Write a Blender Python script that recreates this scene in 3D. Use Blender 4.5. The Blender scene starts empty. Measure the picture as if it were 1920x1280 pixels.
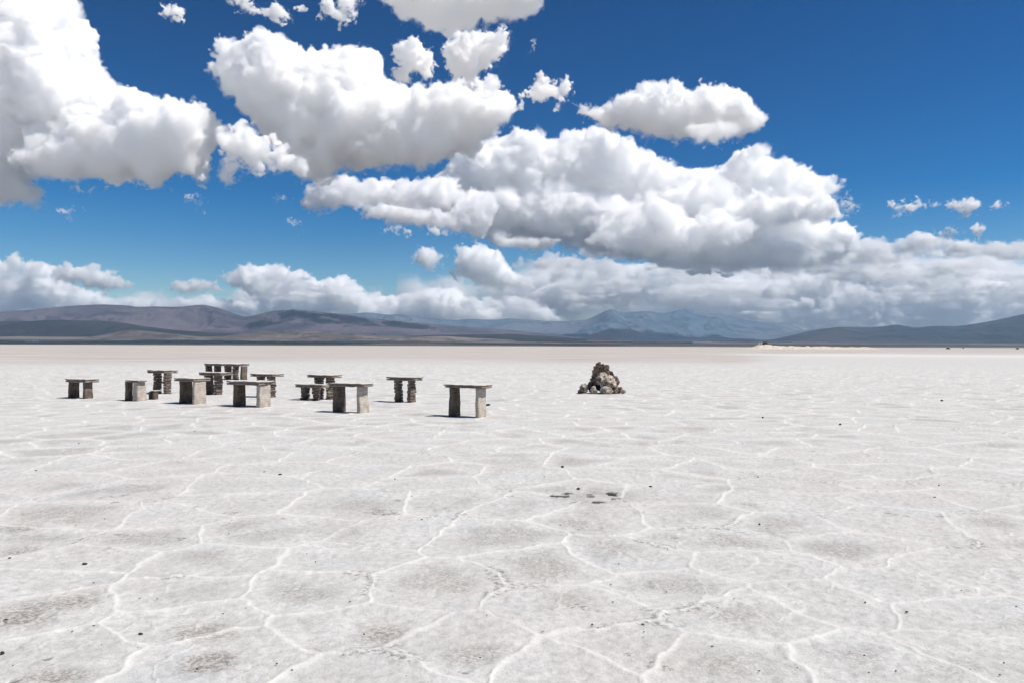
# Salt flat under cumulus clouds, with salt-block tables and a heap of rocks.
import bpy, bmesh, math, random
import numpy as np
from mathutils import Vector, Matrix, noise as mnoise

sc = bpy.context.scene
COL = sc.collection
R = math.radians

# ------------------------------------------------------------------ camera
F = 1536.0            # focal length in pixels of a 1920 px wide picture
CAMH = 1.65
cam_data = bpy.data.cameras.new('camera')
cam_data.sensor_width = 36.0
cam_data.lens = 36.0 * F / 1920.0
cam_data.clip_start = 0.1
cam_data.clip_end = 200000.0
cam = bpy.data.objects.new('camera', cam_data)
COL.objects.link(cam)
sc.camera = cam
MC = (Matrix.Rotation(R(90) + math.atan(8.5 / F), 4, 'X') @ Matrix.Rotation(R(0.19), 4, 'Z'))
cam.matrix_world = Matrix.Translation((0, 0, CAMH)) @ MC
M3 = np.array(MC.to_3x3())
RIGHT, UP, FWD = M3[:, 0], M3[:, 1], -M3[:, 2]
CAM = np.array([0, 0, CAMH])


def ray(px, py):
    return M3 @ np.array([(px - 960) / F, (640 - py) / F, -1.0])


def at_depth(px, py, y):
    d = ray(px, py)
    return CAM + d * (y / d[1])


def ground_pt(px, py, z=0.0):
    d = ray(px, py)
    return CAM + d * ((z - CAMH) / d[2])


def slide(P, d, px):
    """distance to go from P along d until the point stands in picture column px"""
    u = (px - 960) / F
    P = np.asarray(P, float) - CAM
    d = np.asarray(d, float)
    return (u * FWD.dot(P) - RIGHT.dot(P)) / (RIGHT.dot(d) - u * FWD.dot(d))


# ------------------------------------------------------------------ helpers
def tag(o, label=None, cat=None, group=None, kind=None):
    if label: o['label'] = label
    if cat: o['category'] = cat
    if group: o['group'] = group
    if kind: o['kind'] = kind
    return o


def empty(name, loc, label, cat, group=None, rz=0.0):
    o = bpy.data.objects.new(name, None)
    o.empty_display_size = 0.2
    COL.objects.link(o)
    o.location = loc
    o.rotation_euler = (0, 0, rz)
    return tag(o, label, cat, group)


def link_mesh(name, verts, faces, mat, parent=None, smooth=False):
    me = bpy.data.meshes.new(name)
    me.from_pydata([tuple(v) for v in verts], [], [tuple(f) for f in faces])
    me.update()
    if smooth:
        me.polygons.foreach_set('use_smooth', [True] * len(me.polygons))
    if mat: me.materials.append(mat)
    o = bpy.data.objects.new(name, me)
    COL.objects.link(o)
    if parent is not None:
        o.parent = parent
    return o


def grid_mesh(name, X, Y, Z, mat, attrs=None, smooth=True):
    """a sheet from 2-D arrays"""
    r, c = X.shape
    me = bpy.data.meshes.new(name)
    co = np.stack([X, Y, Z], -1).astype(np.float32).reshape(-1, 3)
    me.vertices.add(r * c)
    me.vertices.foreach_set('co', co.ravel())
    i = (np.arange(r - 1)[:, None] * c + np.arange(c - 1)[None, :]).ravel()
    q = np.stack([i, i + 1, i + c + 1, i + c], -1).astype(np.int32)
    n = len(q)
    me.loops.add(n * 4)
    me.loops.foreach_set('vertex_index', q.ravel())
    me.polygons.add(n)
    me.polygons.foreach_set('loop_start', np.arange(0, n * 4, 4, dtype=np.int32))
    me.update(calc_edges=True)
    me.polygons.foreach_set('use_smooth', np.full(n, smooth))
    for k, v in (attrs or {}).items():
        a = me.attributes.new(k, 'FLOAT', 'POINT')
        a.data.foreach_set('value', np.ascontiguousarray(v, dtype=np.float32).ravel())
    me.materials.append(mat)
    o = bpy.data.objects.new(name, me)
    COL.objects.link(o)
    return o


def sstep(a, b, x):
    t = np.clip((x - a) / (b - a), 0, 1)
    return t * t * (3 - 2 * t)


def hash2(ix, iy, seed):
    h = (ix.astype(np.int64) * 374761393 + iy.astype(np.int64) * 668265263 + seed * 1442695041) & 0xffffffff
    h = ((h ^ (h >> 13)) * 1274126177) & 0xffffffff
    h = h ^ (h >> 16)
    return (h & 0xffffff).astype(np.float32) / 8388607.5 - 1.0


def vn2(x, y, seed=0):
    ix = np.floor(x); iy = np.floor(y)
    fx = (x - ix).astype(np.float32); fy = (y - iy).astype(np.float32)
    fx = fx * fx * fx * (fx * (fx * 6 - 15) + 10); fy = fy * fy * fy * (fy * (fy * 6 - 15) + 10)
    a = hash2(ix, iy, seed); b = hash2(ix + 1, iy, seed)
    c = hash2(ix, iy + 1, seed); d = hash2(ix + 1, iy + 1, seed)
    return (a + (b - a) * fx) * (1 - fy) + (c + (d - c) * fx) * fy


def fbm2(x, y, seed=0, octs=4, gain=0.5, ridged=False):
    s = 0; a = 1.0; t = 0
    for o in range(octs):
        n = vn2(x * 2 ** o + 17.3 * o, y * 2 ** o - 9.1 * o, seed + o)
        if ridged: n = 1 - 2 * np.abs(n)
        s = s + a * n; t += a; a *= gain
    return s / t


# ------------------------------------------------------------------ materials
def new_mat(name):
    m = bpy.data.materials.new(name)
    m.use_nodes = True
    nt = m.node_tree
    nt.nodes.clear()
    return m, nt


class NT:
    """small shorthand for wiring nodes"""
    def __init__(self, nt): self.nt = nt
    def n(self, t, **kw):
        nd = self.nt.nodes.new(t)
        for k, v in kw.items(): setattr(nd, k, v)
        return nd
    def put(self, sock, v):
        if hasattr(v, 'is_linked') or hasattr(v, 'links'): self.nt.links.new(v, sock)
        elif isinstance(v, tuple) and len(v) == 3 and sock.type == 'RGBA': sock.default_value = (*v, 1)
        else: sock.default_value = v
    def noise(self, vec, scale, detail=3, rough=0.55, dist=0.0):
        nd = self.n('ShaderNodeTexNoise')
        self.put(nd.inputs['Vector'], vec)
        nd.inputs['Scale'].default_value = scale; nd.inputs['Detail'].default_value = detail
        nd.inputs['Roughness'].default_value = rough; nd.inputs['Distortion'].default_value = dist
        return nd.outputs['Fac']
    def ramp(self, v, a, b, lo=0.0, hi=1.0):
        nd = self.n('ShaderNodeMapRange', interpolation_type='SMOOTHSTEP')
        self.put(nd.inputs['Value'], v)
        nd.inputs['From Min'].default_value = a; nd.inputs['From Max'].default_value = b
        nd.inputs['To Min'].default_value = lo; nd.inputs['To Max'].default_value = hi
        return nd.outputs['Result']
    def math(self, op, a, b=0.0):
        nd = self.n('ShaderNodeMath', operation=op)
        self.put(nd.inputs[0], a); self.put(nd.inputs[1], b)
        return nd.outputs[0]
    def mix(self, f, a, b, mode='MIX'):
        nd = self.n('ShaderNodeMix', data_type='RGBA', blend_type=mode)
        self.put(nd.inputs['Factor'], f); self.put(nd.inputs['A'], a); self.put(nd.inputs['B'], b)
        return nd.outputs['Result']
    def attr(self, name):
        return self.n('ShaderNodeAttribute', attribute_name=name).outputs['Fac']
    def out(self, color, rough=0.9, normal=None, spec=0.2):
        p = self.n('ShaderNodeBsdfPrincipled'); o = self.n('ShaderNodeOutputMaterial')
        self.put(p.inputs['Base Color'], color); self.put(p.inputs['Roughness'], rough)
        p.inputs['Specular IOR Level'].default_value = spec
        if normal is not None: self.put(p.inputs['Normal'], normal)
        self.nt.links.new(p.outputs[0], o.inputs['Surface'])
    def bump(self, h, strength, dist):
        b = self.n('ShaderNodeBump')
        b.inputs['Strength'].default_value = strength; b.inputs['Distance'].default_value = dist
        self.put(b.inputs['Height'], h)
        return b.outputs[0]
    def pos(self):
        return self.n('ShaderNodeNewGeometry').outputs['Position']
    def obj(self):
        return self.n('ShaderNodeTexCoord').outputs['Object']


def mat_salt():
    m, nt = new_mat('salt_crust'); N = NT(nt); P = N.pos()
    big = N.noise(P, 0.33, 4); med = N.noise(P, 1.7, 5, .6, .4); fine = N.noise(P, 14, 5, .65); grit = N.noise(P, 70, 4, .7)
    c = N.mix(N.ramp(med, .33, .68), (.530, .521, .498), (.625, .618, .600))
    c = N.mix(N.ramp(big, .42, .62, 0, .30), c, (.545, .498, .470))
    c = N.mix(N.ramp(N.noise(P, .9, 3), .50, .68, 0, .42), c, (.540, .565, .590))
    c = N.mix(N.ramp(fine, .40, .66, 0, .50), c, (.370, .362, .348))
    c = N.mix(N.ramp(grit, .50, .72, 0, .60), c, (.270, .258, .242))
    # greyer, speckled centres of the plates
    sp = N.math('MULTIPLY', N.attr('patch'), N.ramp(N.noise(P, 38, 4, .75), .42, .58))
    c = N.mix(sp, c, (.125, .115, .102))
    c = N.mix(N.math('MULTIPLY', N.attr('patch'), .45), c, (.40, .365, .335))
    c = N.mix(N.math('MULTIPLY', N.attr('ridge'), N.ramp(fine, .25, .62, .35, 1)), c, (.685, .668, .635))
    c = N.mix(N.math('MULTIPLY', N.attr('fleck'), N.ramp(N.noise(P, 26, 4, .7), .46, .56)), c, (.10, .088, .075))
    c = N.mix(N.attr('hole'), c, (.030, .025, .020))
    mp = N.n('ShaderNodeMapping'); mp.inputs['Scale'].default_value = (.12, 1, 1); nt.links.new(P, mp.inputs[0])
    pink = N.mix(N.ramp(N.noise(mp.outputs[0], .30, 7, .72), .36, .64), (.355, .318, .288), (.520, .478, .442))
    c = N.mix(N.attr('far'), c, pink)
    h = N.math('ADD', N.math('MULTIPLY', fine, 1.0), N.math('MULTIPLY', grit, .45))
    N.out(c, .92, N.bump(h, .55, .025), .12)
    return m


def mat_block(name, base, dark, white=(.62, .59, .54)):
    """salt block: layered, stained, a pale crust where it faces up"""
    m, nt = new_mat(name); N = NT(nt); P = N.obj()
    mp = N.n('ShaderNodeMapping'); mp.inputs['Scale'].default_value = (3, 3, 22); nt.links.new(P, mp.inputs[0])
    lay = N.noise(mp.outputs[0], 1.0, 4, .65); blot = N.noise(P, 5, 5, .65); gr = N.noise(P, 45, 3, .7)
    c = N.mix(N.ramp(blot, .36, .64), base, dark)
    c = N.mix(N.ramp(lay, .48, .66, 0, .55), c, tuple(x * .62 for x in dark))
    c = N.mix(N.ramp(gr, .55, .75, 0, .35), c, tuple(min(1, x * 1.5) for x in base))
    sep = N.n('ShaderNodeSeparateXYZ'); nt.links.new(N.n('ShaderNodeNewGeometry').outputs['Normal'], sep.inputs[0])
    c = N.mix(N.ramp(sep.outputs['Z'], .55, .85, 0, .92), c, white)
    N.out(c, .9, N.bump(N.math('ADD', blot, N.math('MULTIPLY', lay, .7)), .6, .03), .15)
    return m


def mat_rock(name, base, dark, pale):
    m, nt = new_mat(name); N = NT(nt); P = N.obj()
    b = N.noise(P, 7, 6, .72, .8); g = N.noise(P, 26, 4, .7)
    c = N.mix(N.ramp(b, .43, .57), dark, base)
    c = N.mix(N.ramp(g, .50, .68, 0, .8), c, pale)
    N.out(c, .92, N.bump(N.math('ADD', b, N.math('MULTIPLY', g, .5)), .9, .06), .15)
    return m


def mat_flat(name, col, rough=.6, var=.12, scale=3.0):
    m, nt = new_mat(name); N = NT(nt)
    c = N.mix(N.ramp(N.noise(N.obj(), scale, 4), .35, .65), tuple(x * (1 - var) for x in col), tuple(min(1, x * (1 + var)) for x in col))
    N.out(c, rough)
    return m


def mat_land(name, cols, scale, streak=(1, 1, 1), bump=0.0, attr_mix=None):
    """bare dry land: two noises choosing between four earth tones"""
    m, nt = new_mat(name); N = NT(nt); P = N.pos()
    mp = N.n('ShaderNodeMapping'); mp.inputs['Scale'].default_value = streak; nt.links.new(P, mp.inputs[0])
    a = N.noise(mp.outputs[0], scale, 6, .62, .5); b = N.noise(mp.outputs[0], scale * 3.7, 5, .65)
    c = N.mix(N.ramp(a, .45, .55), cols[0], cols[1])
    c = N.mix(N.ramp(b, .50, .58, 0, .9), c, cols[2])
    c = N.mix(N.ramp(N.noise(mp.outputs[0], scale * .45, 3), .52, .62, 0, .8), c, cols[3])
    if attr_mix:
        for nm, col in attr_mix: c = N.mix(N.attr(nm), c, col)
    N.out(c, .95, None, .05)
    return m


# ------------------------------------------------------------------ light
EL, AZ = R(58), R(100)
w = bpy.data.worlds.new('World'); sc.world = w; w.use_nodes = True
nt = w.node_tree; bg = nt.nodes['Background']
sky = nt.nodes.new('ShaderNodeTexSky'); sky.sky_type = 'NISHITA'; sky.sun_disc = False
sky.sun_elevation = EL; sky.sun_rotation = AZ
sky.altitude = 1500; sky.air_density = 1; sky.dust_density = .8; sky.ozone_density = 1
gm = nt.nodes.new('ShaderNodeGamma'); gm.inputs[1].default_value = 1.6
hs = nt.nodes.new('ShaderNodeHueSaturation'); hs.inputs['Saturation'].default_value = 1.36; hs.inputs['Value'].default_value = .315
nt.links.new(sky.outputs[0], gm.inputs[0]); nt.links.new(gm.outputs[0], hs.inputs['Color'])
nt.links.new(hs.outputs[0], bg.inputs[0]); bg.inputs[1].default_value = .079
sl = bpy.data.lights.new('sun', 'SUN'); sl.energy = 4.8; sl.angle = R(.53); sl.color = (1, .95, .87)
so = bpy.data.objects.new('sun', sl); COL.objects.link(so); so.location = (30, -10, 60)
sdir = Vector((math.sin(AZ) * math.cos(EL), math.cos(AZ) * math.cos(EL), math.sin(EL)))
so.rotation_euler = sdir.to_track_quat('Z', 'Y').to_euler()
sc.view_settings.view_transform = 'Standard'; sc.view_settings.look = 'None'
sc.view_settings.exposure = .19; sc.view_settings.gamma = 1


# ------------------------------------------------------------------ the salt flat
SEEDS_PX = [(85,1145),(350,1160),(660,1180),(330,1110),(560,1105),(800,1095),(425,1240),(90,1235),(850,1215),(690,1268),
            (150,1045),(390,1050),(650,1045),(150,970),(250,1010),(510,995),(435,945),(650,945),(760,1005),(890,1010),
            (1025,1060),(1175,1045),(1250,1100),(1075,1145),(1390,1155),(1550,1130),(1680,1105),(1160,1205),(1055,1245),
            (1350,1245),(1635,1250),(1860,1225),(1410,1060),(1600,1030),(1790,1065),(1340,1010),(1110,965),(1290,965),
            (1460,985),(1670,980),(1110,920),(1810,1160),(980,950),(860,940),(1240,925),(320,965),(40,1010),(40,1090)]


def build_salt():
    rng = np.random.default_rng(11)
    v = np.concatenate([np.arange(700, 24, -1.55), np.geomspace(24, .25, 104)])
    yv = F * CAMH / v
    u = np.arange(-.92, .92, 1.6 / F)
    Y, U = np.meshgrid(yv, u, indexing='ij')
    X = U * Y
    # plate centres: those read off the photograph, a loose hexagonal scatter elsewhere
    tr = np.array([ground_pt(*p)[:2] for p in SEEDS_PX])
    s = 1.22
    gx = np.arange(-112, 112, s); gy = np.arange(2, 122, s * .9)
    GX, GY = np.meshgrid(gx, gy, indexing='ij')
    GX = GX + (np.arange(len(gy)) % 2) * s / 2
    pts = np.stack([GX, GY], -1).reshape(-1, 2) + rng.uniform(-.42, .42, (GX.size, 2)) * s
    pts = pts[np.abs(pts[:, 0]) < pts[:, 1] * .95 + 3]
    d = np.sqrt(((pts[:, None, :] - tr[None]) ** 2).sum(-1)).min(1)
    hull = (pts[:, 1] < 8.4) & (np.abs(pts[:, 0]) < .60 * pts[:, 1])
    pts = np.concatenate([tr, pts[(d > .95) & ~(hull & (d < 1.2))]])
    B = 1.4; x0, y0 = -120.0, -2.0
    nx, ny, K = 176, 96, 4
    tab = np.full((nx, ny, K, 2), 1e4, np.float32); cnt = np.zeros((nx, ny), int)
    for p in pts:
        i, j = int((p[0] - x0) / B), int((p[1] - y0) / B)
        if 0 <= i < nx and 0 <= j < ny and cnt[i, j] < K:
            tab[i, j, cnt[i, j]] = p; cnt[i, j] += 1

    def edge(x, y):
        """distance to the nearest plate boundary"""
        wx = x + .13 * fbm2(x * 1.1, y * 1.1, 5, 3) + .028 * vn2(x * 6, y * 6, 9)
        wy = y + .13 * fbm2(x * 1.1, y * 1.1, 25, 3) + .028 * vn2(x * 6, y * 6, 19)
        i = np.clip(((wx - x0) / B).astype(int), 1, nx - 2); j = np.clip(((wy - y0) / B).astype(int), 1, ny - 2)
        best = np.full(x.shape, 1e9, np.float32); bx = np.zeros(x.shape, np.float32); by = np.zeros(x.shape, np.float32)
        nb = [(a, b, k) for a in (-1, 0, 1) for b in (-1, 0, 1) for k in range(K)]
        for a, b, k in nb:
            q = tab[i + a, j + b, k]; dd = (wx - q[..., 0]) ** 2 + (wy - q[..., 1]) ** 2
            mk = dd < best
            best = np.where(mk, dd, best); bx = np.where(mk, q[..., 0], bx); by = np.where(mk, q[..., 1], by)
        e = np.full(x.shape, 9.0, np.float32)
        for a, b, k in nb:
            q = tab[i + a, j + b, k]; qx, qy = q[..., 0], q[..., 1]
            dd = (wx - qx) ** 2 + (wy - qy) ** 2; L = np.sqrt((qx - bx) ** 2 + (qy - by) ** 2)
            e = np.minimum(e, np.where(L > 1e-3, (dd - best) / (2 * np.maximum(L, 1e-3)), 9))
        return e, hash2(np.round(bx * 50), np.round(by * 50), 3)

    near = int((yv < 110).sum())
    ridge = np.zeros(X.shape, np.float32); halo = np.zeros(X.shape, np.float32)
    fleck = np.zeros(X.shape, np.float32); patch = np.zeros(X.shape, np.float32)
    dy = np.gradient(yv)[:near, None] * np.ones((1, X.shape[1]))
    subs = (-.33, 0, .33)
    for sft in subs:
        Ys = Y[:near] + dy * sft; Xs = U[:near] * Ys
        e, idn = edge(Xs, Ys)
        along = .55 + .45 * fbm2(Xs * .8, Ys * .8, 41, 3) + .55 * idn * 0
        wdt = .011 + .018 * (vn2(Xs * 1.3, Ys * 1.3, 61) + 1) / 2
        wdt = wdt * (1 + .9 * sstep(9, 28, Ys))
        rg = np.exp(-(e / wdt) ** 2) * np.clip(along * .9 + .22, .34, .82)
        ridge[:near] += rg / 3
        w2 = np.abs(fbm2(Xs * 1.9, Ys * 1.9, 141, 4)) ; w2 = np.exp(-(w2 / .028) ** 2) * sstep(-.1, .35, fbm2(Xs * .5, Ys * .5, 151, 2))
        ridge[:near] += .42 * w2 / 3
        halo[:near] += np.exp(-(e / .10) ** 2) / 3
        side = np.exp(-((e - .035) / .03) ** 2)
        fl = side * sstep(.28, .5, fbm2(Xs * 1.6, Ys * 1.6, 71, 3) + .22 * np.clip(Xs / np.maximum(Ys, 1), -.5, .6))  # small shadows of lifted crust edges, painted as dark flecks
        fl2 = sstep(.56, .66, fbm2(Xs * 5, Ys * 5, 81, 3)) * sstep(.05, .35, vn2(Xs * .7, Ys * .7, 83))
        fleck[:near] += np.clip(.6 * fl + .7 * fl2, 0, 1) / 3
        pt = sstep(.10, .42, fbm2(Xs * .85, Ys * .85, 91, 4) + .10 * idn) * sstep(.08, .32, e)
        patch[:near] += pt * .45 / 3
    # darker plates seen in the foreground
    for (px, py, rx, ry, a) in [(60,1150,75,26,.8),(380,1185,55,16,1),(390,1240,45,18,1),(710,1188,45,18,.8),(590,1215,26,12,.5),
                                (140,1130,45,18,.7),(35,988,40,8,.8),(35,1032,34,8,.9),(110,1268,60,14,.7),(1110,1000,60,14,.3),
                                (1000,1060,40,18,.35),(1385,1150,120,18,.35),(1390,1245,80,24,.45),(680,945,75,14,.45),(1130,928,75,14,.5),
                                (1370,915,50,8,.45),(640,1000,50,14,.35),(880,1230,60,20,.5),(1780,1250,80,25,.5),(920,1215,40,10,.6)]:
        c = ground_pt(px, py); k = c[1] / F
        ry_m = ground_pt(px, py - ry)[1] - c[1]
        g = np.exp(-(((X[:near] - c[0]) / (rx * k)) ** 2 + ((Y[:near] - c[1]) / ry_m) ** 2) ** 1.3)
        g = g * np.clip(.75 + .8 * fbm2(X[:near] * 3, Y[:near] * 3, 95, 3), 0, 1.2)
        patch[:near] = np.maximum(patch[:near], np.clip(g * a * 1.25, 0, 1))
    hole = np.zeros(X.shape, np.float32)
    for (px, py, rx, ry) in [(1038,930,11,2.4),(1064,924.5,11,1.8),(1061,930,9,1.8),(1107,930,7,1.8),(1105,926,6,1.3),(1145,923.5,12,1.9),
                             (1150,927,8,1.5),(1152,934.5,12,1.5),(1118,941,15,2.2)]:
        c = ground_pt(px, py); k = c[1] / F
        ry_m = max(ground_pt(px, py - ry * 1.1)[1] - c[1], .035)
        q = np.sqrt(((X[:near] - c[0]) / (rx * k)) ** 2 + ((Y[:near] - c[1]) / ry_m) ** 2)
        q = q + .75 * fbm2(X[:near] * 11, Y[:near] * 7, 97, 4)
        hole[:near] = np.maximum(hole[:near], (1 - sstep(.74, 1.0, q)) * .95)
    dist = np.sqrt(X ** 2 + Y ** 2)
    fade = 1 - sstep(40, 110, dist)
    ridge *= fade * (1 + .45 * sstep(7, 18, dist)); fleck *= (1 - sstep(25, 70, dist))
    patch *= 1 - sstep(30, 90, dist)
    px = 960 + U * F
    lim = 82 + 170 * sstep(1350, 1620, px)
    lim = lim * (1 + .12 * fbm2(X * .02, Y * .03, 101, 3))
    far = sstep(.72, 1.4, dist / lim * (1 + .25 * fbm2(X * .05, Y * .012, 103, 3))) * .9
    line = np.exp(-((dist - 190) / 34) ** 2) * sstep(1280, 1450, px)
    far = far * (1 - .85 * line); ridge = np.maximum(ridge, line * .55)
    H = .009 * ridge + .003 * halo - .008 * patch * sstep(.2, .6, patch) + .010 * fbm2(X * 2.2, Y * 2.2, 111, 4) * fade
    H += .006 * fbm2(X * 14, Y * 14, 121, 2) * (1 - sstep(8, 22, dist)) - .010 * hole
    for (lx, ly, lr, lh) in LEGS:
        i0, i1 = np.searchsorted(-yv, [-(ly + 3 * lr + .5), -(ly - 3 * lr - .5)])
        xs_, ys_ = X[i0:i1], Y[i0:i1]
        q = np.sqrt((xs_ - lx) ** 2 + (ys_ - ly) ** 2) + .5 * lr * fbm2(xs_ * 3.5, ys_ * 3.5, 161, 3)
        H[i0:i1] += lh * np.exp(-(q / lr) ** 2)
        ridge[i0:i1] = np.maximum(ridge[i0:i1], .55 * np.exp(-((q - lr * .9) / (lr * .45)) ** 2))
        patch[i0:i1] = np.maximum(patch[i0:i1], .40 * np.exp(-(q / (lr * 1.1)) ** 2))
    H += .05 * fbm2(X * .05, Y * .05, 131, 3) * sstep(60, 200, dist)
    o = grid_mesh('salt_flat', X, Y, H, mat_salt(), dict(ridge=np.clip(ridge + .16 * halo * fade, 0, 1), patch=patch, fleck=fleck, hole=hole, far=far))
    tag(o, kind='structure')
    # the same crust going on behind and beside the camera, and under everything to the horizon
    me = bpy.data.meshes.new('ground'); bm = bmesh.new()
    rings = [0.0, 40, 200, 1000, 4000, 12000, 31000]; prev = None
    for r in rings:
        if r == 0: cur = [bm.verts.new((0, 0, -.12))]
        else: cur = [bm.verts.new((r * math.sin(a), r * math.cos(a), -.12 - (4 if r > 3000 else 0))) for a in np.linspace(0, 2 * math.pi, 65)[:-1]]
        if prev is not None:
            n = len(cur)
            for i in range(n):
                j = (i + 1) % n
                if len(prev) == 1: bm.faces.new((prev[0], cur[i], cur[j]))
                else: bm.faces.new((prev[i], cur[i], cur[j], prev[j]))
        prev = cur
    bmesh.ops.recalc_face_normals(bm, faces=bm.faces)
    bm.to_mesh(me); bm.free()
    me.materials.append(bpy.data.materials['salt_crust'])
    g = bpy.data.objects.new('ground', me); COL.objects.link(g)
    tag(g, kind='structure')


# ------------------------------------------------------------------ land behind the flat
def profile(pts, px):
    a = np.array(pts, float)
    # smooth interpolation through the traced points
    x = np.interp(px, a[:, 0], a[:, 1])
    k = np.ones(9) / 9
    return np.convolve(np.pad(x, 4, 'edge'), k, 'valid')


def hills(name, pts, d_ridge, d_foot, mat, seed, z_foot=8.0, rough=.22, wave=900.0, nr=150, power=1.5, step=2.2, tail=.35, attrs=None):
    px = np.arange(pts[0][0], pts[-1][0] + .1, step)
    py = profile(pts, px)
    top = np.array([at_depth(a, b, d_ridge) for a, b in zip(px, py)])
    zr = np.maximum(top[:, 2], z_foot + .5)
    ux = top[:, 0] / d_ridge
    t = np.concatenate([np.linspace(0, 1, nr), np.linspace(1, 1 + tail, 14)[1:]])
    T, UX = np.meshgrid(t, ux, indexing='ij')
    Y = d_foot + (d_ridge - d_foot) * T
    X = UX * Y
    s = np.where(T <= 1, np.clip(T, 0, 1) ** power, 1 - .8 * ((T - 1) / tail) ** 1.3)
    amp = (zr[None, :] - z_foot)
    env = np.clip(T, 0, 1) * (1 - np.clip(T, 0, 1) ** 3) * 1.9
    wx = X + .35 * wave * fbm2(X / wave, Y / wave, seed + 50, 2)
    n = .6 * fbm2(wx / wave, Y / (wave * 2.2), seed, 6, .52, True) + .4 * fbm2(X / (wave * 1.8), Y / (wave * 1.8), seed + 9, 4)
    fine = fbm2(X / (wave * .22), Y / (wave * .3), seed + 21, 4, .55, True)
    gul = fbm2(wx / (wave * .30), Y / (wave * 1.3), seed + 31, 4, .55, True)
    Z = z_foot + amp * (s + .13 * env * (gul - .1) + rough * env * (n - .12)) + amp * .035 * fine * np.clip(T, 0, 1) * np.where(T < 1, 1, .3) * (1 - .75 * (T > .93))
    Z = np.where(T == 0, -6, Z)
    a = {}
    if attrs: a = attrs(X, Y, Z, T, px)
    o = grid_mesh(name, X, Y, Z, mat, a)
    return tag(o, kind='structure')


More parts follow.
